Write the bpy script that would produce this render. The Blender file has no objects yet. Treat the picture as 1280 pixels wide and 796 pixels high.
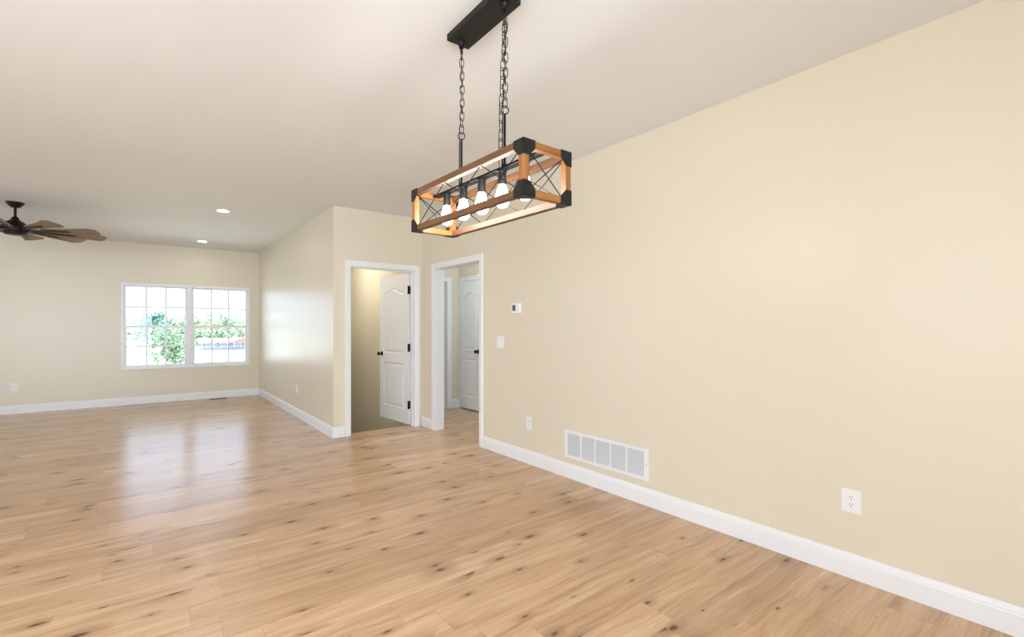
import bpy, bmesh, math, random
from mathutils import Vector, Matrix
from mathutils.geometry import tessellate_polygon
random.seed(7)
PI = math.pi
S = bpy.context.scene
C = S.collection

# ------------------------------------------------------------------ camera, world, sun, fill light, exposure
CAM_H = 1.306
YAW = 0.659894
FPX = 593.74
cd = bpy.data.cameras.new('camera'); cam = bpy.data.objects.new('camera', cd); C.objects.link(cam)
cd.sensor_width = 36; cd.lens = 36 * FPX / 1280; cd.shift_y = 10.89 / 1280
cd.clip_start = .05; cd.clip_end = 900
cam.location = (0, 0, CAM_H); cam.rotation_euler = (PI / 2, 0, -YAW)
S.camera = cam
S.view_settings.view_transform = 'Standard'; S.view_settings.look = 'None'
S.view_settings.gamma = 1; S.view_settings.use_curve_mapping = False
S.view_settings.exposure = 0.0

SKY = 3.5
w = bpy.data.worlds.new('sky'); S.world = w; w.use_nodes = True
bg = w.node_tree.nodes['Background']; bg.inputs[0].default_value = (.78, .93, 1.2, 1); bg.inputs[1].default_value = SKY

def sun(energy, elev, azim, col):
    l = bpy.data.lights.new('sun', 'SUN'); l.energy = energy; l.angle = .01; l.color = col
    o = bpy.data.objects.new('sun', l); C.objects.link(o)
    d = Vector((math.cos(elev) * math.cos(azim), math.cos(elev) * math.sin(azim), math.sin(elev)))
    o.rotation_euler = d.to_track_quat('Z', 'Y').to_euler(); o.location = (0, 0, 30)
sun(18, math.radians(54), math.radians(1), (1, .985, .96))

def area(name, loc, aim, sx, sy, power, col):
    l = bpy.data.lights.new(name, 'AREA'); l.shape = 'RECTANGLE'; l.size = sx; l.size_y = sy; l.energy = power; l.color = col
    o = bpy.data.objects.new(name, l); C.objects.link(o); o.location = loc
    o.rotation_euler = (Vector(loc) - Vector(aim)).to_track_quat('Z', 'Y').to_euler()
# added fill lamps standing in for daylight at unseen rear and left openings
area('patio_fill', (-.9, -1.75, 1.2), (-.9, 3, 1.9), 2.3, 1.9, 135, (.81, .99, 1.27))
area('breakfast_fill', (-3.2, -1.75, 1.5), (-2.2, 3, 2.1), 1.4, 1.6, 245, (.98, .97, .95))
area('kitchen_fill', (-4.0, 1.6, 1.5), (0, 1.6, 1.5), 1.7, 1.3, 26, (.85, .98, 1.2))
area('living_fill', (-4.0, 7.9, 1.35), (0, 7.9, 1.3), 1.7, 1.4, 8, (.8, .97, 1.2))

# ------------------------------------------------------------------ plan of the place (metres)
XR, XG, YH, YB, H = 2.92, 1.77, 5.715, 10.285, 2.739
XL, YN = -4.1, -1.7
T = .12
XC = 4.09          # far side of the corridor
YC = 6.70          # end of the corridor

# ------------------------------------------------------------------ node helpers
class NT:
    def __init__(s, name):
        s.m = bpy.data.materials.new(name); s.m.use_nodes = True
        s.t = s.m.node_tree; s.b = s.t.nodes['Principled BSDF']; s.out = s.t.nodes['Material Output']
    def n(s, typ, **kw):
        x = s.t.nodes.new(typ)
        for k, v in kw.items(): setattr(x, k, v)
        return x
    def put(s, sock, v):
        if isinstance(v, bpy.types.NodeSocket): s.t.links.new(v, sock)
        elif v is not None: sock.default_value = v
    def math(s, op, a, b=None, c=None):
        x = s.n('ShaderNodeMath', operation=op); s.put(x.inputs[0], a); s.put(x.inputs[1], b)
        if c is not None: s.put(x.inputs[2], c)
        return x.outputs[0]
    def pos(s):
        tc = s.n('ShaderNodeTexCoord'); sp = s.n('ShaderNodeSeparateXYZ'); s.t.links.new(tc.outputs['Object'], sp.inputs[0]); return sp.outputs
    def vec(s, x, y, z=0.0):
        c = s.n('ShaderNodeCombineXYZ'); s.put(c.inputs[0], x); s.put(c.inputs[1], y); s.put(c.inputs[2], z); return c.outputs[0]
    def noise(s, v, scale=1, detail=4, rough=.55, dist=0):
        x = s.n('ShaderNodeTexNoise'); s.put(x.inputs['Vector'], v); x.inputs['Scale'].default_value = scale
        x.inputs['Detail'].default_value = detail; x.inputs['Roughness'].default_value = rough; x.inputs['Distortion'].default_value = dist
        return x.outputs[0]
    def ramp(s, f, stops):
        r = s.n('ShaderNodeValToRGB'); s.put(r.inputs[0], f); e = r.color_ramp.elements
        while len(e) < len(stops): e.new(.5)
        for i, (p, c) in enumerate(stops):
            e[i].position = p; e[i].color = (c[0], c[1], c[2], 1) if not isinstance(c, (int, float)) else (c, c, c, 1)
        return r.outputs[0]
    def mix(s, f, a, b, mode='MIX'):
        x = s.n('ShaderNodeMix', data_type='RGBA', blend_type=mode)
        s.put(x.inputs[0], f)
        for i, v in ((6, a), (7, b)):
            s.put(x.inputs[i], v if isinstance(v, bpy.types.NodeSocket) else (v[0], v[1], v[2], 1))
        return x.outputs[2]
    def bump(s, h, strength=.2, dist=.01):
        x = s.n('ShaderNodeBump'); x.inputs['Strength'].default_value = strength; x.inputs['Distance'].default_value = dist
        s.put(x.inputs['Height'], h); s.t.links.new(x.outputs[0], s.b.inputs['Normal'])
    def set(s, **kw):
        for k, v in kw.items(): s.put(s.b.inputs[k.replace('_', ' ')], v)
        return s

def plain(name, col, rough=.5, metal=0, spec=.5, var=.03, scale=9):
    n = NT(name); p = n.n('ShaderNodeTexCoord').outputs['Object']
    f = n.noise(p, scale, 3)
    a = tuple(max(0, c * (1 - var)) for c in col); b = tuple(min(1, c * (1 + var)) for c in col)
    n.put(n.b.inputs['Base Color'], n.ramp(f, [(.3, a), (.7, b)]))
    n.set(Roughness=rough, Metallic=metal, Specular_IOR_Level=spec)
    return n.m

def paint(name, col, rough, spec=.5, bump=.06):
    n = NT(name); p = n.n('ShaderNodeTexCoord').outputs['Object']
    f = n.noise(p, 1.1, 2)
    n.put(n.b.inputs['Base Color'], n.ramp(f, [(.3, tuple(c * .985 for c in col)), (.7, col)]))
    n.set(Roughness=rough, Specular_IOR_Level=spec)
    n.bump(n.noise(p, 140, 3), bump, .002)
    return n.m

def emit(name, col, strength):
    n = NT(name); n.set(Base_Color=(*col, 1), Emission_Color=(*col, 1), Emission_Strength=strength); return n.m

def glass(name):
    n = NT(name); n.t.nodes.remove(n.b)
    tr = n.n('ShaderNodeBsdfTransparent'); tr.inputs[0].default_value = (.97, .985, .98, 1)
    gl = n.n('ShaderNodeBsdfGlossy'); gl.inputs['Roughness'].default_value = .02
    fr = n.n('ShaderNodeFresnel'); fr.inputs[0].default_value = 1.35
    mx = n.n('ShaderNodeMixShader'); n.t.links.new(fr.outputs[0], mx.inputs[0]); n.t.links.new(tr.outputs[0], mx.inputs[1]); n.t.links.new(gl.outputs[0], mx.inputs[2])
    n.t.links.new(mx.outputs[0], n.out.inputs[0]); return n.m

def floor_mat():
    n = NT('plank_floor'); x, y, z = n.pos()
    W, L = .182, 1.22
    row = n.math('FLOOR', n.math('DIVIDE', n.math('ADD', y, .05), W))
    wn = n.n('ShaderNodeTexWhiteNoise', noise_dimensions='1D'); n.put(wn.inputs['W'], row)
    xx = n.math('ADD', x, n.math('MULTIPLY', wn.outputs[0], 7.3))
    col = n.math('FLOOR', n.math('DIVIDE', xx, L))
    w2 = n.n('ShaderNodeTexWhiteNoise', noise_dimensions='2D'); n.put(w2.inputs['Vector'], n.vec(row, col))
    sp = n.n('ShaderNodeSeparateColor'); n.t.links.new(w2.outputs['Color'], sp.inputs[0]); r, g, b = sp.outputs
    v = n.math('FRACT', n.math('DIVIDE', n.math('ADD', y, .05), W)); u = n.math('FRACT', n.math('DIVIDE', xx, L))
    ox = n.math('MULTIPLY', r, 31); oy = n.math('MULTIPLY', g, 17)
    # knots
    vo = n.n('ShaderNodeTexVoronoi', feature='F1', voronoi_dimensions='2D'); vo.inputs['Scale'].default_value = 1; vo.inputs['Randomness'].default_value = 1
    n.put(vo.inputs['Vector'], n.vec(n.math('ADD', n.math('MULTIPLY', x, 2.9), ox), n.math('ADD', n.math('MULTIPLY', y, 6.6), oy), n.math('MULTIPLY', b, 9)))
    d = vo.outputs['Distance']
    vs = n.n('ShaderNodeSeparateColor'); n.t.links.new(vo.outputs['Color'], vs.inputs[0])
    # grain, flowing around the knots
    yy = n.math('ADD', y, n.math('MULTIPLY', n.math('MINIMUM', d, .6), .022))
    yy = n.math('ADD', yy, n.math('MULTIPLY', n.noise(n.vec(n.math('ADD', n.math('MULTIPLY', x, 1.3), ox), n.math('ADD', n.math('MULTIPLY', y, 3), oy), b), 1, 2), .02))
    gv = n.vec(n.math('ADD', n.math('MULTIPLY', x, 1.5), ox), n.math('ADD', n.math('MULTIPLY', yy, 26), oy), n.math('MULTIPLY', b, 7))
    g1 = n.noise(gv, 1, 5, .62)
    gv2 = n.vec(n.math('ADD', n.math('MULTIPLY', x, 6), ox), n.math('ADD', n.math('MULTIPLY', yy, 120), oy), b)
    g2 = n.noise(gv2, 1, 3, .6)
    gv3 = n.vec(n.math('ADD', n.math('MULTIPLY', x, .9), oy), n.math('ADD', n.math('MULTIPLY', yy, 7), ox), b)
    g3 = n.noise(gv3, 1, 3, .5)
    f = n.math('ADD', n.math('ADD', n.math('MULTIPLY', g1, .46), n.math('MULTIPLY', g2, .26)), n.math('MULTIPLY', g3, .28))
    c = n.ramp(f, [(.34, FLOOR_COLS[0]), (.46, FLOOR_COLS[1]), (.56, FLOOR_COLS[2]), (.66, FLOOR_COLS[3])])
    # plank to plank tone
    tone = n.ramp(b, [(0, (.88, .86, .84)), (.5, (1, 1, 1)), (1, (1.05, 1.06, 1.08))])
    c = n.mix(1, c, tone, 'MULTIPLY')
    # long brown streaks
    st = n.noise(n.vec(n.math('ADD', n.math('MULTIPLY', x, 1.1), oy), n.math('ADD', n.math('MULTIPLY', yy, 15), ox), r), 1, 3, .55)
    c = n.mix(n.math('MULTIPLY', n.ramp(st, [(.6, 0.), (.74, 1.)]), .45), c, (.30, .165, .08))
    # knot masks
    nz = n.noise(n.vec(n.math('MULTIPLY', x, 14), n.math('MULTIPLY', y, 30)), 1, 2)
    dd = n.math('ADD', d, n.math('MULTIPLY', n.math('SUBTRACT', nz, .5), .16))
    size = n.math('MULTIPLY', n.math('MAXIMUM', n.math('POWER', n.math('SUBTRACT', vs.outputs[0], .3), 1.6), 0.), .27)
    core = n.ramp(n.math('DIVIDE', dd, n.math('ADD', size, .0001)), [(.25, 1.), (1., 0.)])
    halo = n.ramp(n.math('DIVIDE', dd, n.math('ADD', n.math('MULTIPLY', size, 3.6), .0001)), [(.1, 1.), (1., 0.)])
    has = n.math('GREATER_THAN', vs.outputs[0], .38)
    c = n.mix(n.math('MULTIPLY', n.math('MULTIPLY', halo, has), .58), c, (.28, .14, .065))
    c = n.mix(n.math('MULTIPLY', n.math('MULTIPLY', core, has), .85), c, (.065, .027, .011))
    # seams
    sv = n.math('MINIMUM', v, n.math('SUBTRACT', 1, v)); su = n.math('MINIMUM', u, n.math('SUBTRACT', 1, u))
    seam = n.math('MAXIMUM', n.math('LESS_THAN', sv, .006), n.math('LESS_THAN', su, .0012))
    c = n.mix(n.math('MULTIPLY', seam, .28), c, (.2, .11, .06))
    n.put(n.b.inputs['Base Color'], c)
    n.put(n.b.inputs['Roughness'], n.math('ADD', FLOOR_ROUGH, n.math('MULTIPLY', g1, .10)))
    n.set(Specular_IOR_Level=.42)
    n.bump(n.math('SUBTRACT', n.math('ADD', n.math('MULTIPLY', g1, .5), n.math('MULTIPLY', g2, .3)), seam), .16, .003)
    return n.m

def wood(name, dark, light, axis='Y', scale=1, rough=.5):
    n = NT(name); p = list(n.pos()); k = 'XYZ'.index(axis)
    q = [n.math('MULTIPLY', p[i], (3 if i == k else 60) * scale) for i in range(3)]
    f = n.noise(n.vec(*q), 1, 5, .6)
    f2 = n.noise(n.vec(*q), .25, 2)
    n.put(n.b.inputs['Base Color'], n.ramp(n.math('ADD', n.math('MULTIPLY', f, .6), n.math('MULTIPLY', f2, .4)), [(.35, dark), (.65, light)]))
    n.set(Roughness=rough); n.bump(f, .15, .002); return n.m

FLOOR_COLS = [(.40, .235, .122), (.575, .365, .205), (.655, .44, .262), (.74, .53, .338)]
FLOOR_ROUGH = .205
WALLC = (.74, .675, .535)
M = {}
M['floor'] = floor_mat()
M['wall'] = paint('wall_paint', WALLC, .345, .62)
M['ceil'] = paint('ceiling_paint', (.86, .868, .858), .7, .3, .1)
M['white'] = paint('trim_paint', (.84, .845, .85), .3, .5, 0.02)
M['door'] = paint('door_paint', (.84, .845, .85), .35, .5, .03)
M['vinyl'] = paint('window_vinyl', (.85, .86, .87), .3, .5, 0.)
M['plastic'] = paint('white_plastic', (.85, .85, .84), .3, .5, 0.)
M['slotgrey'] = plain('grey_slots', (.12, .115, .11), .5)
M['black'] = plain('black_metal', (.012, .012, .012), .42, .6, .5, .3, 40)
M['iron'] = plain('dark_iron', (.022, .023, .021), .5, .5, .5, .3, 60)
M['bronze'] = plain('dark_bronze', (.02, .014, .011), .4, .6, .5, .3, 40)
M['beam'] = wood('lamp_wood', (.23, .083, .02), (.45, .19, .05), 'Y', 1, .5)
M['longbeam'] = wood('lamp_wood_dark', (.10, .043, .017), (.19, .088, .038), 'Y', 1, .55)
M['post'] = wood('lamp_wood_upright', (.23, .083, .02), (.45, .19, .05), 'Z', 1, .5)
M['beamx'] = wood('lamp_wood_cross', (.23, .083, .02), (.45, .19, .05), 'X', 1, .5)
M['blade'] = wood('weathered_wood', (.17, .105, .065), (.33, .225, .15), 'X', .6, .55)
M['bulb'] = emit('lit_bulb', (1, .97, .93), 38)
M['can'] = emit('lit_lens', (1, .97, .92), 110)
M['glass'] = glass('window_glass')
M['vent'] = paint('vent_enamel', (.82, .82, .83), .35, .5, 0.)
M['ventdark'] = plain('vent_shadow', (.07, .065, .07), .8)
M['lcd'] = plain('lcd_screen', (.10, .115, .10), .25)
M['register'] = plain('register_bronze', (.09, .055, .03), .45, .3)
M['tub'] = paint('tub_enamel', (.75, .79, .85), .2, .5, 0.)
M['green'] = paint('bathroom_paint', (.36, .42, .31), .5)
M['carpet'] = plain('stair_carpet', (.38, .32, .22), .95, 0, .1, .2, 90)
M['roof'] = plain('exterior_board', (.5, .5, .5), .8)

# ------------------------------------------------------------------ mesh helpers
def obj(name, bm, m, parent=None, smooth=False):
    bmesh.ops.recalc_face_normals(bm, faces=bm.faces)
    me = bpy.data.meshes.new(name); bm.to_mesh(me); bm.free()
    for p in me.polygons: p.use_smooth = smooth
    me.materials.append(m)
    o = bpy.data.objects.new(name, me); C.objects.link(o)
    if parent: o.parent = parent
    return o
def bevel(o, wd, seg=2):
    b = o.modifiers.new('edge', 'BEVEL'); b.width = wd; b.segments = seg; b.limit_method = 'ANGLE'; return o
def auto(o, deg=40):
    for p in o.data.polygons: p.use_smooth = True
    o.data.set_sharp_from_angle(angle=math.radians(deg)); return o
def empty(name, loc, rz=0):
    o = bpy.data.objects.new(name, None); C.objects.link(o); o.location = loc; o.rotation_euler = (0, 0, rz); o.empty_display_size = .1; return o
def tag(o, label, cat=None, group=None, kind=None):
    o['label'] = label
    if cat: o['category'] = cat
    if group: o['group'] = group
    if kind: o['kind'] = kind
    return o
def struct(o, label, cat): return tag(o, label, cat, None, 'structure')
def bm_(): return bmesh.new()
def box(bm, x0, x1, y0, y1, z0, z1):
    v = [bm.verts.new((x, y, z)) for x in (x0, x1) for y in (y0, y1) for z in (z0, z1)]
    for f in ((0, 1, 3, 2), (4, 6, 7, 5), (0, 4, 5, 1), (2, 3, 7, 6), (0, 2, 6, 4), (1, 5, 7, 3)): bm.faces.new([v[i] for i in f])
    return v
def loft(bm, rings, closed=True, cap=True):
    R = [[bm.verts.new(p) for p in r] for r in rings]; n = len(R[0])
    for a, b in zip(R, R[1:]):
        for i in range(n if closed else n - 1):
            j = (i + 1) % n; bm.faces.new((a[i], a[j], b[j], b[i]))
    if cap: bm.faces.new(R[0][::-1]); bm.faces.new(R[-1])
    return R
def tube(bm, pts, r, n=8, cap=True):
    pts = [Vector(p) for p in pts]; rings = []
    ref = None
    for i, p in enumerate(pts):
        t = (pts[min(i + 1, len(pts) - 1)] - pts[max(i - 1, 0)]).normalized()
        if ref is None: ref = t.orthogonal().normalized()
        a = (ref - t * ref.dot(t)).normalized(); ref = a; b = t.cross(a)
        rr = r[i] if isinstance(r, (list, tuple)) else r
        rings.append([p + (a * math.cos(2 * PI * k / n) + b * math.sin(2 * PI * k / n)) * rr for k in range(n)])
    loft(bm, rings, True, cap)
def lathe(bm, prof, n=24, origin=(0, 0, 0), axis=(0, 0, 1)):
    q = Vector((0, 0, 1)).rotation_difference(Vector(axis)); o = Vector(origin)
    rings = [[o + q @ Vector((max(r, 1e-4) * math.cos(2 * PI * k / n), max(r, 1e-4) * math.sin(2 * PI * k / n), z)) for k in range(n)] for r, z in prof]
    loft(bm, rings)
def prism(bm, poly, f):
    """poly (s,t) extruded: f(s,t,0/1) -> world"""
    a = [bm.verts.new(f(s, t, 0)) for s, t in poly]; b = [bm.verts.new(f(s, t, 1)) for s, t in poly]; n = len(poly)
    bm.faces.new(a[::-1]); bm.faces.new(b)
    for i in range(n): j = (i + 1) % n; bm.faces.new((a[i], a[j], b[j], b[i]))

# ------------------------------------------------------------------ the setting
def wall(name, axis, fixed, lo, hi, holes, label, m='wall', z0=0, z1=H, t=T):
    """axis 'X': plane x=fixed..fixed+t, running along y; holes (a0,a1,z0,z1)"""
    bm = bm_(); cuts = sorted({lo, hi, *[h[0] for h in holes], *[h[1] for h in holes]})
    def put(a0, a1, b0, b1):
        f0, f1 = sorted((fixed, fixed + t))
        if axis == 'X': box(bm, f0, f1, a0, a1, b0, b1)
        else: box(bm, a0, a1, f0, f1, b0, b1)
    for a0, a1 in zip(cuts, cuts[1:]):
        hs = [h for h in holes if h[0] <= a0 + 1e-6 and h[1] >= a1 - 1e-6]
        z = z0
        for h in sorted(hs, key=lambda h: h[2]):
            if h[2] > z + 1e-6: put(a0, a1, z, h[2])
            z = h[3]
        if z < z1 - 1e-6: put(a0, a1, z, z1)
    bmesh.ops.remove_doubles(bm, verts=bm.verts, dist=1e-5)
    return struct(obj(name, bm, M[m]), label, 'wall')

bm = bm_()
box(bm, XL, XR, YN, YH, -.05, 0); box(bm, XL, XG + T, YH, YB, -.05, 0)
box(bm, XR, XC + T, 3.0, YC + .1, -.05, 0); box(bm, XG + T, XR, YH, YH + T, -.05, 0)
struct(obj('floor', bm, M['floor']), 'knotty light oak plank floor running through the rooms', 'floor')
bm = bm_(); box(bm, XL - T, XC + 2, YN - T, YB + T, H, H + .2)
struct(obj('ceiling', bm, M['ceil']), 'flat white painted ceiling over the open room', 'ceiling')

DZ = 2.04                                   # clear height of the doorways
RD = (4.346, 5.345)                         # doorway in the right wall (y)
SD = (1.978, 2.812)                         # stair doorway in the facing wall (x)
WN = (-.299, 1.609, .585, 2.055)            # window in the back wall
wall('wall_right', 'X', XR, YN, YB, [(RD[0] - .02, RD[1] + .02, -.06, DZ + .02)], 'long cream wall on the right with a doorway and the return vent', z0=-3)
wall('wall_hall', 'Y', YH, XG, XR, [(SD[0] - .02, SD[1] + .02, 0, DZ + .02)], 'narrow cream wall holding the open stair door')
wall('wall_living', 'X', XG, YH + T, YB, [], 'side wall of the far living area catching the window sheen', z0=-3)
wall('wall_back', 'Y', YB, XL, XR, [WN], 'far cream wall with the double window', z0=-3)
wall('wall_left', 'X', XL - T, YN, YB, [(.75, 2.45, .85, 2.15), (7.05, 8.75, .65, 2.05)], 'left wall with two added windows, out of the picture')
wall('wall_rear', 'Y', YN - T, XL, XC, [(-2.1, .3, .05, 2.1), (-3.95, -2.45, .65, 2.35)], 'rear wall with the added patio door, behind the viewer')
wall('wall_corridor', 'X', XC, 3.0, YC + T, [(5.99, 6.63, 0, DZ + .02)], 'corridor wall with the closed closet door')
wall('wall_corridor_end', 'Y', YC, XR + T, XC, [(3.10, 3.885, 0, DZ + .02)], 'end wall of the corridor with the bathroom doorway')
wall('wall_corridor_near', 'Y', 3.0 - T, XR + T, XC, [], 'near end wall of the corridor')
bm = bm_(); box(bm, XC + T, XC + .8, 5.5, 5.52, 0, H); box(bm, XC + T, XC + .8, YC + .1, YC + .12, 0, H); box(bm, XC + .8, XC + .82, 5.5, YC + .12, 0, H); box(bm, XC + T, XC + .8, 5.5, YC + .12, -.05, 0)
struct(obj('wall_closet', bm, M['wall']), 'inner walls of the closet behind the closed door', 'wall')
bm = bm_(); box(bm, XR + T, XC + .9, 8.6, 8.72, 0, H); box(bm, XC + .8, XC + .9, YC + T, 8.6, 0, H)
struct(obj('wall_bathroom', bm, M['green']), 'muted green bathroom walls beyond the corridor', 'wall')
bm = bm_(); box(bm, XR + T, XC + .9, YC + .1, 8.72, -.05, 0)
struct(obj('floor_bathroom', bm, plain('bath_vinyl', (.42, .45, .47), .35)), 'grey bathroom floor beyond the corridor', 'floor')
bm = bm_(); box(bm, XL - .4, XC + 2.4, YN - .4, YB + .5, H + .25, H + .4)
struct(obj('roof', bm, M['roof']), 'unseen roof deck over the house, added to keep out sun', 'roof')  # unseen slab added so the sun does not leak indoors
bm = bm_(); box(bm, XC + .9, XC + 1, YN, YB, -.5, H)
struct(obj('wall_outer', bm, M['roof']), 'outer wall of the house beyond the corridor', 'wall')
# stairs down behind the open door
bm = bm_()
for i in range(15):
    y0 = YH + T + .02 + i * .255; box(bm, XG + T, XR, y0, y0 + .28, -.19 * (i + 1) - .25, -.19 * (i + 1))
box(bm, XG + T, XR, YH + T - .005, YH + T + .02, -3, -.05)
box(bm, XG + T, XR, 9.6, YB, -3.2, -2.85)
struct(obj('staircase', bm, M['carpet']), 'stairs going down behind the open white door', 'stairs')

# baseboards -----------------------------------------------------------
BBP = [(0, 0), (.014, 0), (.014, .092), (.0115, .098), (.0115, .104), (.009, .112), (.006, .124), (0, .127)]
def baseboard(name, axis, fixed, out, a0, a1, m0=0, m1=0, label=''):
    """out = direction (+1/-1) of the room from the wall plane; m = mitre growth of the end per unit of offset"""
    bm = bm_()
    def f(o, z, e):
        a = (a1 + m1 * o) if e else (a0 + m0 * o); p = fixed + out * o
        return (p, a, z) if axis == 'X' else (a, p, z)
    prism(bm, BBP, f)
    return struct(obj(name, bm, M['white']), label, 'baseboard')
CW = .072
baseboard('baseboard_right', 'X', XR, -1, YN, RD[0] - CW - .005, 1, 0, 'white baseboard along the long right wall')
baseboard('baseboard_corner', 'X', XR, -1, RD[1] + CW + .005, YH, 0, -1, 'short white baseboard between the two doorways')
baseboard('baseboard_hall', 'Y', YH, -1, XG, SD[0] - CW - .003, -1, 0, 'short white baseboard left of the stair door')
baseboard('baseboard_living', 'X', XG, -1, YH, YB, -1, -1, 'white baseboard along the living area side wall')
baseboard('baseboard_back', 'Y', YB, -1, XL, XG, 1, -1, 'white baseboard under the double window')
baseboard('baseboard_left', 'X', XL, 1, YN, YB, 1, -1, 'white baseboard along the left wall')
baseboard('baseboard_corridor', 'Y', YC, -1, 3.95, XC, 0, -1, 'short white baseboard at the end of the corridor')
baseboard('baseboard_corridor_side', 'X', XC, -1, 3.0, 5.9, 0, 0, 'white baseboard along the corridor wall')

# door casings, jambs ---------------------------------------------------
CP = [(.004, 0), (.004, .010), (.010, .013), (.045, .0155), (.052, .018), (.070, .018), (.072, .015), (.072, 0)]
def frame_world(axis, fixed, out):
    return (lambda s, z, d: (fixed + out * d, s, z)) if axis == 'X' else (lambda s, z, d: (s, fixed + out * d, z))
def casing(name, axis, fixed, out, s0, s1, zt, label, prof=CP):
    bm = bm_(); W = frame_world(axis, fixed, out)
    loft(bm, [[W(s0 - o, 0, d) for o, d in prof], [W(s0 - o, zt + o, d) for o, d in prof], [W(s1 + o, zt + o, d) for o, d in prof], [W(s1 + o, 0, d) for o, d in prof]])
    return struct(obj(name, bm, M['white']), label, 'door casing')
def jamb(name, axis, fixed, t, s0, s1, zt, label, stop=None):
    bm = bm_(); W = frame_world(axis, fixed, 1)
    def bx(a0, a1, z0, z1, d0, d1):
        p, q = W(a0, z0, d0), W(a1, z1, d1); box(bm, *sorted((p[0], q[0])), *sorted((p[1], q[1])), z0, z1)
    bx(s0 - .02, s0, 0, zt + .02, 0, t); bx(s1, s1 + .02, 0, zt + .02, 0, t); bx(s0, s1, zt, zt + .02, 0, t)
    if stop is not None:
        bx(s0, s0 + .011, 0, zt - .011, stop, stop + .035); bx(s1 - .011, s1, 0, zt - .011, stop, stop + .035); bx(s0, s1, zt - .011, zt, stop, stop + .035)
    return struct(obj(name, bm, M['white']), label, 'door jamb')
casing('trim_1', 'X', XR, -1, *RD, DZ, 'white casing around the open doorway in the right wall')
casing('trim_2', 'Y', YH, -1, *SD, DZ, 'white casing around the stair door')
casing('trim_3', 'X', XC, -1, 6.01, 6.62, DZ, 'white casing around the closed closet door in the corridor')
casing('trim_4', 'Y', YC, -1, 3.12, 3.875, DZ, 'white casing around the bathroom doorway at the corridor end')
casing('trim_5', 'X', XR + T, 1, *RD, DZ, 'white casing on the corridor side of the open doorway')
jamb('trim_6', 'X', XR, T, *RD, DZ, 'white lining of the open doorway in the right wall')
jamb('trim_7', 'Y', YH, T, *SD, DZ, 'white lining and stop of the stair doorway', .05)
jamb('trim_8', 'X', XC, T, 6.01, 6.62, DZ, 'white lining of the closet doorway', .055)
jamb('trim_9', 'Y', YC, T, 3.12, 3.868, DZ, 'white lining of the bathroom doorway', .05)

# doors ------------------------------------------------------------------
def knob_bm(bm, s, z, t0, W, side):
    """knob on the face at depth t0, pointing to side (+1/-1) along the depth axis"""
    o = Vector(W(s, z, t0)); ax = Vector(W(s, z, t0 + side)) - o
    lathe(bm, [(.0, 0), (.033, 0), (.033, .004), (.028, .009), (.013, .012), (.011, .03), (.018, .036), (.027, .046), (.0285, .055), (.025, .063), (.012, .068), (0, .069)], 20, o, ax)
def panel_poly(x0, x1, z0, z1, rise):
    pts = [(x0, z0), (x1, z0)]
    if rise:
        n = 16
        for i in range(n + 1):
            t = i / n; q = min(max((t - .1) / .8, 0), 1)
            pts.append((x1 + (x0 - x1) * t, z1 + rise * (.5 - .5 * math.cos(2 * PI * q))))
    else: pts += [(x1, z1), (x0, z1)]
    return pts
def inset(poly, d):
    xs = [p[0] for p in poly]; zs = [p[1] for p in poly]; cx = (min(xs) + max(xs)) / 2; cz = (min(zs) + max(zs)) / 2
    kx = 1 - 2 * d / (max(xs) - min(xs)); kz = 1 - 2 * d / (max(zs) - min(zs))
    return [(cx + (x - cx) * kx, cz + (z - cz) * kz) for x, z in poly]
def door_leaf(name, width, height, stile, label, hinge_at_zero=True):
    """leaf in local coordinates: x 0..width, y 0..-.035 (thickness), z 0..height"""
    bm = bm_(); t = .035
    panels = [panel_poly(stile, width - stile, .19, .80, 0), panel_poly(stile, width - stile, .93, height - .235, .062)]
    outer = [(0, 0), (width, 0), (width, height), (0, height)]
    for y, s in ((0, -1), (-t, 1)):
        loops = [outer] + panels
        flat = [p for l in loops for p in l]
        vs = [bm.verts.new((p[0], y, p[1])) for p in flat]
        for tri in tessellate_polygon([[Vector((p[0], p[1], 0)) for p in l] for l in loops]):
            try: bm.faces.new([vs[i] for i in tri])
            except ValueError: pass
        k = 4
        for P in panels:
            base = vs[k:k + len(P)]; k += len(P)
            prev = base
            for d, dep in ((.007, .004), (.016, .0075), (.026, .0075), (.042, .0015)):
                ring = [bm.verts.new((q[0], y + s * dep, q[1])) for q in inset(P, d)]
                for i in range(len(P)):
                    j = (i + 1) % len(P); bm.faces.new((prev[i], prev[j], ring[j], ring[i]))
                prev = ring
            bm.faces.new(prev)
        if s == -1: fr = vs[:4]
        else: bk = vs[:4]
    for i in range(4):
        j = (i + 1) % 4; bm.faces.new((fr[i], fr[j], bk[j], bk[i]))
    o = obj(name, bm, M['door']); struct(o, label, 'door')
    W = lambda s, z, d: (s, d, z)
    for y, side in ((0, 1), (-t, -1)):
        b = bm_(); knob_bm(b, width - .065, .915, y, W, side); k = obj('knob', b, M['black'], o, True); auto(k, 35); k['label'] = 'round black door knob'
    b = bm_(); box(b, width - .001, width + .0015, -.029, -.006, .885, .945); l = obj('latch_plate', b, M['black'], o); l['label'] = 'black latch plate'
    for z in (.26, 1.02, 1.79):
        b = bm_(); box(b, -.003, .0, -.035, .0, z - .05, z + .05); box(b, -.024, -.003, -.006, .002, z - .05, z + .05)
        lathe(b, [(0, -.057), (.006, -.055), (.0095, -.05), (.0095, .05), (.006, .055), (0, .057)], 12, (-.008, .007, z))
        h = obj('hinge', b, M['black'], o); h['label'] = 'black hinge'
    return o
d1 = door_leaf('door_1', .815, 2.015, .115, 'open white arched two-panel stair door with black knob and hinges')
d1.location = (SD[1] - .022, YH + T + .012, .012)
d1.rotation_euler = (0, 0, math.radians(94.4))
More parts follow.
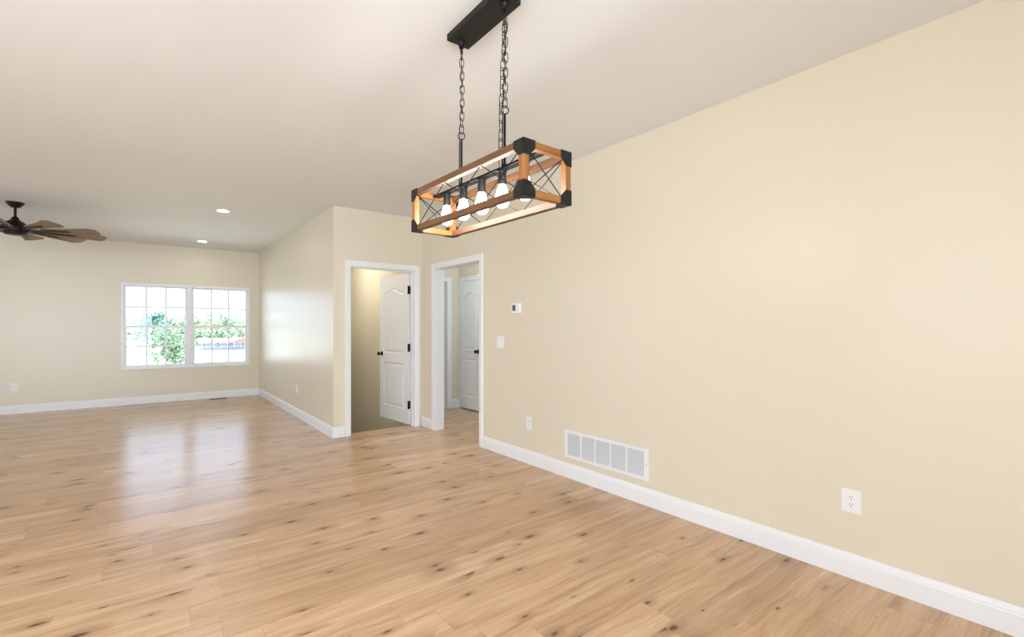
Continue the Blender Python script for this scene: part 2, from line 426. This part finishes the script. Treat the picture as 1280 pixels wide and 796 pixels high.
# flip so that its inner face looks towards the room opening
d2 = door_leaf('door_2', .598, 2.015, .105, 'closed white arched two-panel closet door at the corridor end')
d2.location = (XC + .008, 6.613, .016); d2.rotation_euler = (0, 0, math.radians(-90))

# windows ------------------------------------------------------------------
def ring(bm, W, s0, s1, z0, z1, wd, d0, d1):
    """rectangular frame of face width wd between depths d0 and d1"""
    rr = []
    for s, z, a, b in ((s0, z0, 1, 1), (s1, z0, -1, 1), (s1, z1, -1, -1), (s0, z1, 1, -1)):
        rr.append([W(s, z, d0), W(s + a * wd, z + b * wd, d0), W(s + a * wd, z + b * wd, d1), W(s, z, d1)])
    rr.append(rr[0]); R = [[bm.verts.new(p) for p in r] for r in rr[:4]]; R.append(R[0])
    for a, b in zip(R, R[1:]):
        for i in range(4): j = (i + 1) % 4; bm.faces.new((a[i], a[j], b[j], b[i]))
def bxw(bm, W, s0, s1, z0, z1, d0, d1):
    p, q = W(s0, z0, d0), W(s1, z1, d1); box(bm, *sorted((p[0], q[0])), *sorted((p[1], q[1])), z0, z1)
def window(name, axis, fixed, out, s0, s1, z0, z1, units, cols, label):
    """out: direction from the room to outside; depth 0 = inner wall face"""
    W = frame_world(axis, fixed, out); root = empty(name, W((s0 + s1) / 2, z0, 0)); struct(root, label, 'window')
    inv = Matrix.Translation(-Vector(root.location))
    def part(nm, bm, m, parent=root):
        bm.transform(inv) ; return obj(nm, bm, m, parent)
    uw = (s1 - s0) / units
    b = bm_()
    for u in range(units): ring(b, W, s0 + u * uw, s0 + (u + 1) * uw, z0, z1, .038, -.012, .10)
    part('window_frame', b, M['vinyl'])
    b = bm_(); bxw(b, W, s0 + .001, s1 - .001, z0 - .003, z0 + .022, -.02, .0); bevel(part('sill', b, M['vinyl']), .004)
    zm = (z0 + z1) / 2 - .008
    for u in range(units):
        a0, a1 = s0 + u * uw + .038, s0 + (u + 1) * uw - .038
        for nm, q0, q1, wd, e0, e1 in (('upper_sash', zm - .022, z1 - .038, .026, .052, .08), ('lower_sash', z0 + .038, zm + .026, .040, .015, .045)):
            b = bm_(); ring(b, W, a0, a1, q0, q1, wd, e0, e1); sash = part(nm, b, M['vinyl'])
            g0, g1, h0, h1 = a0 + wd, a1 - wd, q0 + wd, q1 - wd; em = (e0 + e1) / 2
            b = bm_(); bxw(b, W, g0 - .004, g1 + .004, h0 - .004, h1 + .004, em - .002, em + .002); part('pane', b, M['glass'], sash)
            b = bm_()
            for k in range(1, cols): x = g0 + (g1 - g0) * k / cols; bxw(b, W, x - .0135, x + .0135, h0, h1, em - .006, em - .003)
            bxw(b, W, g0, g1, (h0 + h1) / 2 - .0135, (h0 + h1) / 2 + .0135, em - .0053, em - .0026)
            part('muntin', b, M['vinyl'], sash)
        b = bm_(); bxw(b, W, (a0 + a1) / 2 - .03, (a0 + a1) / 2 + .03, zm + .02, zm + .032, .004, .02); part('sash_lock', b, M['vinyl'])
    return root
window('window_1', 'Y', YB, 1, *WN, 2, 3, 'white double-hung twin window with grilles in the far wall')
window('window_2', 'X', XL, -1, .75, 2.45, .85, 2.15, 2, 3, 'added unseen kitchen side window in the left wall')  # this and the next unseen windows are added to let fill daylight in
window('window_3', 'X', XL, -1, 7.05, 8.75, .65, 2.05, 2, 3, 'added unseen living area side window in the left wall')
window('window_5', 'Y', YN, -1, -3.95, -2.45, .65, 2.35, 2, 3, 'added unseen breakfast side window in the rear wall')
window('window_4', 'Y', YN, -1, -2.1, .3, .05, 2.1, 2, 1, 'added unseen tall glazed patio opening in the rear wall')

# ------------------------------------------------------------------ linear chandelier
def chandelier():
    root = empty('chandelier', (1.235, 1.82, H)); tag(root, 'black and wood linear box chandelier with five lit bulbs hanging by chains', 'chandelier')
    def part(nm, bm, m, parent=root, smooth=False): return obj(nm, bm, m, parent, smooth)
    b = bm_(); box(b, -.062, .062, -.212, .212, -.032, 0); bevel(part('canopy', b, M['iron']), .003)
    LY = .177
    L, Wd, Hh, ROT = .893, .2525, .2112, .0201; zc = 1.9066 - H; R = Matrix.Rotation(ROT, 4, 'Z')
    zt, zb = zc + Hh / 2, zc - Hh / 2; s = .028
    hx, hy = Wd / 2, L / 2
    def put(nm, bm, m, parent=root, smooth=False):
        bm.transform(R); return part(nm, bm, m, parent, smooth)
    # timber frame: twelve bars
    for x in (-1, 1):
        for z in (zt, zb):
            b = bm_(); x0, x1 = sorted((x * hx, x * (hx - s))); z0, z1 = (z - s, z) if z == zt else (z, z + s)
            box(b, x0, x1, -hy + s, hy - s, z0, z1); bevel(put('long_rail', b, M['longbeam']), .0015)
    for y in (-1, 1):
        for z in (zt, zb):
            b = bm_(); y0, y1 = sorted((y * hy, y * (hy - s))); z0, z1 = (z - s, z) if z == zt else (z, z + s)
            box(b, -hx + s, hx - s, y0, y1, z0, z1); bevel(put('end_rail', b, M['beamx']), .0015)
        for x in (-1, 1):
            b = bm_(); x0, x1 = sorted((x * hx, x * (hx - s))); y0, y1 = sorted((y * hy, y * (hy - s)))
            box(b, x0, x1, y0, y1, zb, zt); bevel(put('corner_post', b, M['post']), .0015)
    # corner brackets: three folded plates each
    a, wv, th = .058, .029, .0022
    poly = [(-th, -th), (a, -th), (a, wv), (wv, a), (-th, a)]
    for x in (-1, 1):
        for y in (-1, 1):
            for z, q in ((zt, -1), (zb, 1)):
                b = bm_(); X, Y = x * hx, y * hy
                prism(b, poly, lambda u, v, e: (X + x * th * e, Y - y * u, z + q * v))
                prism(b, poly, lambda u, v, e: (X - x * u, Y + y * th * e, z + q * v))
                prism(b, poly, lambda u, v, e: (X - x * u, Y - y * v, z - q * th * e))
                br = put('corner_bracket', b, M['iron'])
                for u, v in ((.040, .014), (.014, .040)):
                    for at_, ax_ in (((X + x * th, Y - y * u, z + q * v), (x, 0, 0)), ((X - x * u, Y + y * th, z + q * v), (0, y, 0))):
                        b = bm_(); lathe(b, [(0, 0), (.0035, 0), (.003, .0016), (0, .002)], 8, at_, ax_); put('rivet', b, M['black'], br)
    # crossed wires
    i0 = s * .75
    ys = [-hy + s, -hy / 3, hy / 3, hy - s]
    for x in (-1, 1):
        X = x * (hx - s * .5)
        for y0, y1 in zip(ys, ys[1:]):
            for za, zb_ in ((zt - i0, zb + i0), (zb + i0, zt - i0)):
                b = bm_(); dx = .0025 if za > zb_ else -.0025
                tube(b, [(X + dx, y0, za), (X + dx, y1, zb_)], .0022, 6); put('cross_wire', b, M['black'])
    for y in (-1, 1):
        Y = y * (hy - s * .5)
        for za, zb_ in ((zt - i0, zb + i0), (zb + i0, zt - i0)):
            b = bm_(); dy = .0025 if za > zb_ else -.0025
            tube(b, [(-hx + s, Y + dy, za), (hx - s, Y + dy, zb_)], .0022, 6); put('cross_wire', b, M['black'])
    # socket bar, sockets, bulbs
    zbar = zt - .012
    b = bm_(); box(b, -.019, .019, -hy + s, hy - s, zbar - .011, zbar); bevel(put('socket_bar', b, M['black']), .002)
    for k in range(5):
        y = (k - 2) * .154
        b = bm_(); lathe(b, [(0, 0), (.021, 0), (.021, -.006), (.018, -.009), (.018, -.058), (.016, -.062), (0, -.062)][::-1], 20, (0, y, zbar - .011))
        so = put('socket', b, M['iron']); auto(so, 40)
        b = bm_(); zz = zbar - .011 - .060
        lathe(b, [(0, -.102), (.013, -.1), (.0235, -.093), (.0305, -.081), (.032, -.068), (.030, -.053), (.024, -.036), (.021, -.02), (.0175, -.008), (.0135, .004), (0, .004)], 24, (0, y, zz))
        bu = put('bulb', b, M['bulb'], so, True); bu['label'] = 'glowing white bulb'
    # stems, rings, chains, cords
    def link(bm, c, ln, wd, r, ang, tilt=0):
        pts = []; n = 18; hl = (ln - wd) / 2
        for i in range(n):
            t = 2 * PI * i / n; x = math.cos(t) * wd / 2; z = math.sin(t) * wd / 2 + (hl if math.sin(t) >= 0 else -hl)
            pts.append(Vector((x * math.cos(ang), x * math.sin(ang), z)) + Vector(c))
        rings = []
        for i in range(n):
            p = pts[i]; tg = (pts[(i + 1) % n] - pts[i - 1]).normalized(); nn = Vector((-math.sin(ang), math.cos(ang), 0)); bb = tg.cross(nn)
            rings.append([p + (nn * math.cos(2 * PI * k / 6) + bb * math.sin(2 * PI * k / 6)) * r for k in range(6)])
        V = [[bm.verts.new(q) for q in g] for g in rings]
        for i in range(n):
            for k in range(6): bm.faces.new((V[i][k], V[i][(k + 1) % 6], V[(i + 1) % n][(k + 1) % 6], V[(i + 1) % n][k]))
    def chain(bm, p0, p1, sag=0, pitch=.029, ph=0):
        p0, p1 = Vector(p0), Vector(p1); n = round((p1 - p0).length / pitch)
        for i in range(n):
            t = (i + .5) / n; c = p0.lerp(p1, t); c.x += sag * math.sin(PI * t)
            link(bm, c, pitch * 1.34, .0215, .0018, ph + (i % 2) * PI / 2 + .15 * math.sin(i * 1.7))
    zr = 2.235 - H
    for y in (-LY, LY):
        xs, yt = (.012, y)
        b = bm_(); lathe(b, [(0, -.03), (.012, -.03), (.014, -.018), (.022, -.006), (.022, 0), (0, 0)], 16, (0, y, -.032)); lp = part('canopy_loop', b, M['black'])
        link_b = bm_(); link(link_b, (0, y, -.075), .03, .024, .0028, .6); part('loop_ring', link_b, M['black'], lp)
        b = bm_(); chain(b, (0, y, -.085), (0, y, zr + .025), .004, .033, .7); part('chain', b, M['iron'])
        b = bm_(); link(b, (0, y, zr + .010), .034, .034, .0025, -.5); part('stem_ring', b, M['black'])
        b = bm_(); ys_ = y / math.cos(ROT) * .98
        tube(b, [(0, y, zr - .006), (0, y, zbar)], .0052, 10); lathe(b, [(0, 0), (.012, 0), (.012, .006), (.007, .014), (0, .014)], 14, (0, y, zbar)); part('stem', b, M['black'])
        b = bm_(); pts = []
        for i in range(40):
            t = i / 39; z = -.04 + (zr - .03 + .04) * t
            pts.append((.006 * math.sin(i * 1.3) * (1 - t) - .011 * t * t, y + .006 * math.cos(i * 1.1) * (1 - t), z))
        pts += [(-.0115, y + .0, zr - .10), (-.0115, y, zbar - .002)]
        tube(b, pts, [.0017] * 38 + [.0022, .0028, .0028, .0028], 6); part('cord', b, M['black'])
    b = bm_(); chain(b, (-.006, -LY - .012, -.10), (-.026, -LY - .004, zbar - .005), -.006, .037, .2); c = part('spare_chain', b, M['iron']); c['label'] = 'loose spare length of chain beside the nearer stem'
chandelier()

# ------------------------------------------------------------------ ceiling fan
def fan():
    root = empty('ceiling_fan', (-1.164, 7.812, H)); tag(root, 'dark bronze ceiling fan with many flared weathered wood blades', 'ceiling fan')
    def lat(nm, prof, m, parent=root, n=32):
        b = bm_(); lathe(b, prof, n); return auto(obj(nm, b, m, parent), 40)
    lat('canopy', [(0, 0), (.079, 0), (.079, -.008), (.072, -.02), (.045, -.052), (.034, -.06), (0, -.06)], M['bronze'])
    lat('downrod', [(0, -.05), (.0125, -.05), (.0125, -.19), (0, -.19)], M['bronze'], n=16)
    lat('coupling', [(0, -.165), (.02, -.165), (.03, -.178), (.035, -.19), (.04, -.215), (0, -.215)], M['bronze'])
    mh = lat('motor_housing', [(0, -.20), (.045, -.205), (.075, -.225), (.10, -.25), (.118, -.27), (.128, -.29), (.128, -.33), (.118, -.345), (.06, -.35), (0, -.35)], M['bronze'])
    lat('switch_cap', [(0, -.345), (.10, -.345), (.10, -.36), (.085, -.37), (0, -.372)], M['bronze'], mh)
    zb = -.305
    N = 10; r0, r1 = .25, .81; mats = []
    blade_me = None; iron_me = None
    for k in range(N):
        ang = math.radians(14 + 36 * k)
        if blade_me is None:
            b = bm_(); prof = [(r0, -.045), (r0 + .3, -.075), (r1 - .08, -.11), (r1 - .01, -.085), (r1, .03), (r1 - .05, .085), (r0 + .3, .06), (r0, .045)]
            prism(b, prof, lambda u, v, e: (u, v, (-.006 if e == 0 else 0)))
            bl = obj('blade', b, M['blade'], root); bevel(bl, .0015, 1); blade_me = bl
            b = bm_(); tubepoly = [(.09, -.022), (.20, -.018), (.30, -.02), (.50, -.012), (.52, 0), (.50, .012), (.30, .02), (.20, .018), (.09, .022)]
            prism(b, tubepoly, lambda u, v, e: (u, v, (-.014 if e == 0 else -.006)))
            for u in (.30, .38, .46): lathe(b, [(0, -.004), (.005, -.003), (.006, 0), (0, 0)], 10, (u, 0, -.014))
            ir = obj('blade_iron', b, M['bronze'], bl)
            iron_me = ir
        else:
            bl = blade_me.copy(); C.objects.link(bl); bl.parent = root
            ir = iron_me.copy(); C.objects.link(ir); ir.parent = bl
        bl.location = (0, 0, zb); bl.rotation_euler = (math.radians(-13), 0, ang)
        bl.rotation_mode = 'XYZ'
fan()

# ------------------------------------------------------------------ recessed lights
def can(x, y, label):
    root = empty('recessed_light', (x, y, H)); tag(root, label, 'recessed light', 'recessed lights in the living area ceiling')
    b = bm_(); lathe(b, [(.078, 0), (.078, -.004), (.070, -.007), (.060, -.006), (.058, -.0005)], 36); auto(obj('trim_ring', b, M['plastic'], root), 50)
    b = bm_(); lathe(b, [(0, -.0035), (.045, -.0035), (.059, -.003), (.059, -.0005), (0, -.0005)], 36); o = obj('lens', b, M['can'], root); o['label'] = 'glowing white lens'
can(.775, 6.80, 'round recessed ceiling light nearer to the viewer, above the living area')
can(.777, 9.42, 'round recessed ceiling light close above the far window')

# ------------------------------------------------------------------ wall devices
def on_wall(name, pos, nx, ny, label, cat, group=None):
    o = empty(name, pos, math.atan2(ny, nx) + PI / 2)      # local -Y = out of the wall, x = along the wall
    tag(o, label, cat, group); return o
def rrect(w_, h_, r, n=4):
    p = []
    for cx, cz, a in ((w_ / 2 - r, -h_ / 2 + r, -90), (w_ / 2 - r, h_ / 2 - r, 0), (-w_ / 2 + r, h_ / 2 - r, 90), (-w_ / 2 + r, -h_ / 2 + r, 180)):
        for i in range(n + 1):
            t = math.radians(a + 90 * i / n); p.append((cx + r * math.cos(t), cz + r * math.sin(t)))
    return p
def plate(root, nm, w_, h_, d0, d1, r, m, cx=0, cz=0, bev=.0015):
    b = bm_(); prism(b, rrect(w_, h_, r), lambda s, t, e: (cx + s, -(d0 if e == 0 else d1), cz + t)); o = obj(nm, b, m, root)
    if bev: bevel(o, bev, 2)
    return o
def outlet(pos, nx, ny, label, w_=.074, h_=.118):
    root = on_wall('wall_outlet', pos, nx, ny, label, 'outlet', 'wall outlets')
    plate(root, 'cover_plate', w_, h_, 0, .0065, .004, M['plastic'], 0, 0, .002)
    for z in (-.0195, .0195):
        r = plate(root, 'receptacle', .034, .029, .0065, .0085, .0115, M['plastic'], 0, z, .0005)
        b = bm_(); box(b, -.0075, -.0050, -.0088, -.006, z - .001, z + .008); box(b, .0050, .0075, -.0088, -.006, z, z + .0075)
        lathe(b, [(0, 0), (.0027, 0), (.0027, .0003), (0, .0003)], 12, (0, -.0085, z - .0075), (0, -1, 0)); box(b, -.0027, .0027, -.0088, -.006, z - .0105, z - .0075)
        sl = obj('slots', b, M['slotgrey'], r); sl['label'] = 'dark plug slots'
    b = bm_(); lathe(b, [(0, 0), (.003, 0), (.0025, .001), (0, .0012)], 12, (0, -.0065, 0), (0, -1, 0)); obj('screw', b, M['plastic'], root)
outlet((XR, .872, .400), -1, 0, 'largest white duplex outlet, on the right wall nearest the viewer', .090, .120)
outlet((XR, 3.495, .390), -1, 0, 'white duplex outlet on the right wall under the thermostat')
outlet((-1.538, YB, .400), 0, -1, 'white duplex outlet low on the far wall left of the window')
outlet((XG, 7.41, .405), -1, 0, 'white duplex outlet seen edge-on on the living area side wall')

sw = on_wall('light_switch', (XR, 3.955, 1.152), -1, 0, 'white double light switch beside the open doorway', 'light switch')
plate(sw, 'cover_plate', .116, .118, 0, .0065, .004, M['plastic'], 0, 0, .002)
for x in (-.023, .023):
    p = plate(sw, 'rocker', .033, .067, .0065, .0095, .002, M['plastic'], x, 0, .001)
    p.rotation_euler = (math.radians(1.5 if x < 0 else -1.5), 0, 0)

th = on_wall('thermostat', (XR, 3.677, 1.492), -1, 0, 'small white wall thermostat with a dark display', 'thermostat')
plate(th, 'back_plate', .128, .104, 0, .006, .008, M['plastic'])
plate(th, 'body', .120, .096, .006, .026, .008, M['plastic'], 0, 0, .004)
plate(th, 'display', .048, .058, .026, .0268, .002, M['lcd'], -.022, .004, 0)
for z in (.018, -.006):
    plate(th, 'button', .016, .011, .026, .028, .003, M['vent'], .036, z, .0008)

# return air vent -----------------------------------------------------------
rv = on_wall('wall_vent', (XR, 2.561, .2965), -1, 0, 'long white return air vent low on the right wall', 'air vent')
VW, VH = .874, .238; bl_, br_, bt = .030, .042, .026
b = bm_(); W0 = lambda s, z, d: (s, -d, z)
x0, x1, z0, z1 = -VW / 2, VW / 2, -VH / 2, VH / 2
for (p, q, r_, t_) in ((x0, x0 + bl_, z0, z1), (x1 - br_, x1, z0, z1), (x0 + bl_, x1 - br_, z0, z0 + bt), (x0 + bl_, x1 - br_, z1 - bt, z1)): box(b, p, q, -.011, 0, r_, t_)
bevel(obj('vent_frame', b, M['vent'], rv), .002)
b = bm_(); box(b, x0 + bl_, x1 - br_, -.0015, 0, z0 + bt, z1 - bt); bp = obj('vent_back', b, M['ventdark'], rv); bp['label'] = 'dark sheet standing in for duct shade behind the slats'  # dark sheet on the wall, painted as the shade inside the duct
inner = VW - bl_ - br_; n = 5
for k in range(n):
    a0 = x0 + bl_ + inner * k / n; a1 = x0 + bl_ + inner * (k + 1) / n
    b = bm_(); ns = 22
    for i in range(ns):
        z = z0 + bt + (VH - 2 * bt) * (i + .5) / ns
        prism(b, [(-.0105, -.0035), (-.0095, -.0042), (-.002, .0012), (-.003, .0019)], lambda d, h, e: (a0 if e == 0 else a1, d, z + h))
    obj('louver_panel', b, M['vent'], rv)
    if k:
        b = bm_(); box(b, a0 - .006, a0 + .006, -.0115, 0, z0 + bt - .002, z1 - bt + .002); obj('divider', b, M['vent'], rv)
for x in (x0 + .014, x1 - .018):
    b = bm_(); lathe(b, [(0, 0), (.004, 0), (.003, .0016), (0, .002)], 12, (x, -.011, 0), (0, -1, 0)); obj('screw', b, M['slotgrey'] if x > 0 else M['vent'], rv)

# floor register -------------------------------------------------------------
fr = empty('floor_register', (1.077, 10.135, 0)); tag(fr, 'dark brown slotted floor register below the window', 'floor register')
b = bm_()
for (p, q, r_, t_) in ((-.135, .135, -.06, -.045), (-.135, .135, .045, .06), (-.135, -.12, -.045, .045), (.12, .135, -.045, .045)): box(b, p, q, r_, t_, 0, .005)
bevel(obj('register_frame', b, M['register'], fr), .0015)
b = bm_(); box(b, -.12, .12, -.045, .045, 0, .0008)
obj('duct_shade', b, M['black'], fr)  # flat black sheet painted as the shade down the duct
b = bm_()
for i in range(14): x = -.112 + i * .0172; box(b, x - .003, x + .003, -.045, .045, .0008, .0042)
box(b, -.12, .12, -.003, .003, .0008, .0045)
obj('grille', b, M['register'], fr)

# bathtub seen through the corridor --------------------------------------------
tb = empty('bathtub', (3.95, 7.45, 0)); tag(tb, 'pale bathtub glimpsed through the bathroom doorway at the corridor end', 'bathtub')
b = bm_()
outer = rrect(1.5, .76, .06); inn = rrect(1.3, .56, .12)
loft(b, [[(x, y, 0) for x, y in outer], [(x, y, .41) for x, y in outer], [(x, y, .43) for x, y in rrect(1.48, .74, .06)], [(x, y, .43) for x, y in inn], [(x * .86, y * .82, .1) for x, y in inn]])
auto(obj('tub_shell', b, M['tub'], tb), 40)
b = bm_(); tube(b, [(-.6, 0, .62), (-.48, 0, .62), (-.46, 0, .58)], .02, 10); lathe(b, [(0, 0), (.035, 0), (.03, .02), (0, .02)], 14, (-.62, 0, .62), (1, 0, 0)); obj('spout', b, M['vent'], tb)

# ------------------------------------------------------------------ unseen lamps: the stair's, plus added ones brightening corridor and bathroom
def unseen_lamp(x, y, label, power, col):
    root = empty('unseen_ceiling_lamp', (x, y, H)); tag(root, label, 'ceiling lamp')
    b = bm_(); lathe(b, [(0, 0), (.15, 0), (.15, -.02), (.142, -.025), (0, -.025)], 32); auto(obj('lamp_base', b, M['plastic'], root), 40)
    b = bm_(); lathe(b, [(0, -.09), (.05, -.087), (.10, -.07), (.13, -.045), (.138, -.0255), (0, -.0255)], 32)
    auto(obj('lamp_shade', b, emit('lit_shade', col, power), root), 60)
unseen_lamp(2.12, 7.5, 'round flush lamp over the stairs', 115, (1, .96, .88))
unseen_lamp(3.56, 5.3, 'unseen round flush lamp added to light the corridor', 85, (.88, .98, 1.1))
unseen_lamp(4.1, 7.9, 'unseen round flush lamp added to light the bathroom', 22, (.95, 1, .97))

# ------------------------------------------------------------------ outdoors
def rayp(px, depth, py=None):
    u = (px - 640) / FPX; ax = Vector((math.sin(YAW), math.cos(YAW), 0)); rx = Vector((math.cos(YAW), -math.sin(YAW), 0))
    p = (ax + rx * u) * depth
    p.z = CAM_H if py is None else CAM_H + (408.89 - py) / FPX * depth
    return p
def gz(y): return -.6 - 5.2 * min(max((y - 10.5) / 150, 0), 1.0)
gm = NT('lawn'); p_ = gm.n('ShaderNodeTexCoord').outputs['Object']
gm.put(gm.b.inputs['Base Color'], gm.ramp(gm.noise(p_, .6, 6), [(.3, (.54, .59, .48)), (.7, (.66, .69, .60))])); gm.set(Roughness=.95, Specular_IOR_Level=.1)  # grass colour lightened to carry overexposure and bounce light indoors
b = bm_(); ny = 24
rows = [[b.verts.new((x, y, gz(y))) for x in (-260, -60, -20, 20, 60, 260)] for y in [10.45 + 8 * i for i in range(20)] + [200, 320, 500]]
for a, c in zip(rows, rows[1:]):
    for i in range(5): b.faces.new((a[i], a[i + 1], c[i + 1], c[i]))
struct(obj('ground', b, gm.m), 'sunlit pale lawn sloping away outside the window', 'ground')

def leaf_mat(name, c0, c1):
    n = NT(name); p = n.n('ShaderNodeTexCoord').outputs['Object']
    n.put(n.b.inputs['Base Color'], n.ramp(n.noise(p, 1.7, 3), [(.35, c0), (.65, c1)])); n.set(Roughness=.8, Specular_IOR_Level=.2); return n.m
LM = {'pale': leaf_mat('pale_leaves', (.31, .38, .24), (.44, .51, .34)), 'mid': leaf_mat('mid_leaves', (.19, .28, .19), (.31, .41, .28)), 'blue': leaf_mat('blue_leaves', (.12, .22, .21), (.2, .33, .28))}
BARK = plain('bark', (.16, .12, .09), .9)
def tree(name, base, height, rad, mat, label, cat='tree', group=None, leaves=520, size=.5, low=.22, cone=False):
    root = empty(name, base); tag(root, label, cat, group)
    rnd = random.Random(hash((round(base[0], 1), round(base[1], 1))) & 0xffff)
    b = bm_(); tube(b, [(0, 0, -.2), (rad * .03, 0, height * .4), (0, rad * .03, height * .8)], [height * .022, height * .016, height * .006], 8)
    for k in range(4):
        t = k * 1.7; tube(b, [(0, 0, height * (.3 + .1 * k)), (rad * .55 * math.cos(t), rad * .55 * math.sin(t), height * (.45 + .1 * k))], [height * .009, height * .004], 6)
    obj('trunk', b, BARK, root)
    b = bm_(); blobs = [(Vector((rnd.uniform(-1, 1) * rad * .55, rnd.uniform(-1, 1) * rad * .55, height * rnd.uniform(low + .12, .85))), rad * rnd.uniform(.35, .6)) for _ in range(14)]
    for i in range(leaves):
        if cone:
            h = rnd.random() ** .8; rr = rad * (1 - h) * rnd.uniform(.6, 1.05); t = rnd.uniform(0, 2 * PI)
            p = Vector((rr * math.cos(t), rr * math.sin(t), height * (low + (1 - low) * h)))
        else:
            c, r = rnd.choice(blobs); d = Vector((rnd.gauss(0, 1), rnd.gauss(0, 1), rnd.gauss(0, 1))).normalized(); p = c + d * r * rnd.uniform(.75, 1.05)
            p.z = max(p.z, height * low)
        q = Vector((rnd.gauss(0, 1), rnd.gauss(0, 1), rnd.gauss(0, 1))).normalized(); a = q.orthogonal().normalized(); cc = q.cross(a); sz = size * rnd.uniform(.6, 1.3)
        b.faces.new([b.verts.new(p + a * sz), b.verts.new(p + cc * sz * .6), b.verts.new(p - a * sz), b.verts.new(p - cc * sz * .6)])
    obj('foliage', b, mat, root)
def gpt(px, depth):
    p = rayp(px, depth); p.z = gz(p.y); return p
p = gpt(217, 22); tree('young_tree', p, 2.5, .95, LM['mid'], 'leafy young green tree close outside the left window half', 'tree', None, 2600, .075, .3)
G = 'trees of the distant treeline'
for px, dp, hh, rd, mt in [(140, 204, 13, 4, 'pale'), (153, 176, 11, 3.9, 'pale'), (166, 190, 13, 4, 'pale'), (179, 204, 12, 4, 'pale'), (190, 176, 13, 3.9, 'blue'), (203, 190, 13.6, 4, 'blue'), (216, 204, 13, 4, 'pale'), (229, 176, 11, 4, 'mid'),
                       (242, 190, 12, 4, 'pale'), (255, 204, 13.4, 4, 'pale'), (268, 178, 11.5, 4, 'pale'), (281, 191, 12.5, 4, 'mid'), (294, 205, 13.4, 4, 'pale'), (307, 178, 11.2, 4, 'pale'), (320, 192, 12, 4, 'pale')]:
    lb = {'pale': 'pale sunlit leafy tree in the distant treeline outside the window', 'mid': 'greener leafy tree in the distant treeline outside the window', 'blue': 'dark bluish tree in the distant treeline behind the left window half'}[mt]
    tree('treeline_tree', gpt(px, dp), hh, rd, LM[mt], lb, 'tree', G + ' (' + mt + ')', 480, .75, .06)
for px, dp, hh in [(250, 164, 6.0), (264, 160, 5.2), (278, 165, 5.6)]:
    tree('shrub', gpt(px, dp), hh, 1.9, LM['mid'], 'low green shrub behind the long pale house', 'shrub', 'shrubs behind the house', 300, .5, .05)

# long low house with a red gable
def house():
    base = gpt(286, 150); rz = -math.atan2((286 - 640) / FPX, 1) * 0 - YAW - math.atan((286 - 640) / FPX)
    root = empty('house', base, rz); tag(root, 'long low pale house with red roof outside the right window half', 'house')
    pale = plain('pale_siding', (.36, .39, .47), .8); pink = plain('pale_red_roof', (.46, .28, .25), .8); red = plain('red_roof', (.52, .12, .14), .7); dk = plain('base_shade_and_panes', (.16, .19, .24), .8); wht = plain('white_post', (.75, .75, .76), .7)
    b = bm_(); box(b, -8, 9, 0, 6, 0, 2.6); obj('house_wall', b, pale, root)
    b = bm_(); box(b, -6, 9, -1.6, 0, -.2, .75); obj('shaded_porch_deck', b, dk, root)  # deck front darkened to carry the shadow along the house base
    b = bm_(); prism(b, [(-.9, 2.5), (6.4, 2.5), (2.9, 3.7)], lambda s, t, e: (-8.4 if e == 0 else 4.2, s, t)); obj('roof', b, pink, root)
    b = bm_(); prism(b, [(1.2, 2.5), (11.5, 2.5), (11.5, 4.4), (8.4, 5.0), (1.2, 2.8)], lambda s, t, e: (s, -2.0 if e == 0 else 5, t)); obj('gable_roof', b, red, root)
    for i in range(9):
        b = bm_(); x = -5.9 + i * 1.85; box(b, x - .07, x + .07, -1.55, -1.4, .75, 2.5); obj('porch_post', b, wht, root)
    for i in range(4):
        b = bm_(); x = -6.6 + i * 3.4; box(b, x, x + 1, -.05, .02, 1.1, 2.1); obj('house_window', b, dk, root)
    b = bm_(); box(b, -6, 9, -1.52, -1.46, 1.5, 1.58)
    for i in range(40): x = -5.9 + i * .37; box(b, x - .02, x + .02, -1.5, -1.47, .75, 1.5)
    obj('railing', b, wht, root)
house()
sh = empty('shed', gpt(174, 150), -YAW - math.atan((174 - 640) / FPX)); tag(sh, 'small white shed far off behind the left window half', 'shed')
b = bm_(); box(b, -1.3, 1.3, 0, 2.5, 0, 2.2); obj('shed_wall', b, plain('shed_boards', (.75, .74, .7), .8), sh)
b = bm_(); prism(b, [(-1.6, 2.1), (1.6, 2.1), (0, 3.1)], lambda s, t, e: (s, -.2 if e == 0 else 2.7, t)); obj('roof', b, plain('shed_roof', (.55, .5, .45), .8), sh)
b = bm_(); box(b, -.5, .5, -.03, .01, 0, 1.9); obj('shed_door', b, plain('shed_door_grey', (.3, .3, .32), .8), sh)
hd = empty('hedge', gpt(178, 100)); tag(hd, 'thin dark green hedge line across the lawn at left', 'hedge')
b = bm_(); rnd = random.Random(3)
for i in range(700):
    p = Vector((rnd.uniform(-6, 5), rnd.uniform(-.4, .4), rnd.uniform(0, .42))); q = Vector((rnd.gauss(0, 1), rnd.gauss(0, 1), rnd.gauss(0, 1))).normalized(); a = q.orthogonal().normalized(); c = q.cross(a)
    b.faces.new([b.verts.new(p + a * .16), b.verts.new(p + c * .1), b.verts.new(p - a * .16), b.verts.new(p - c * .1)])
obj('hedge_foliage', b, LM['mid'], hd)
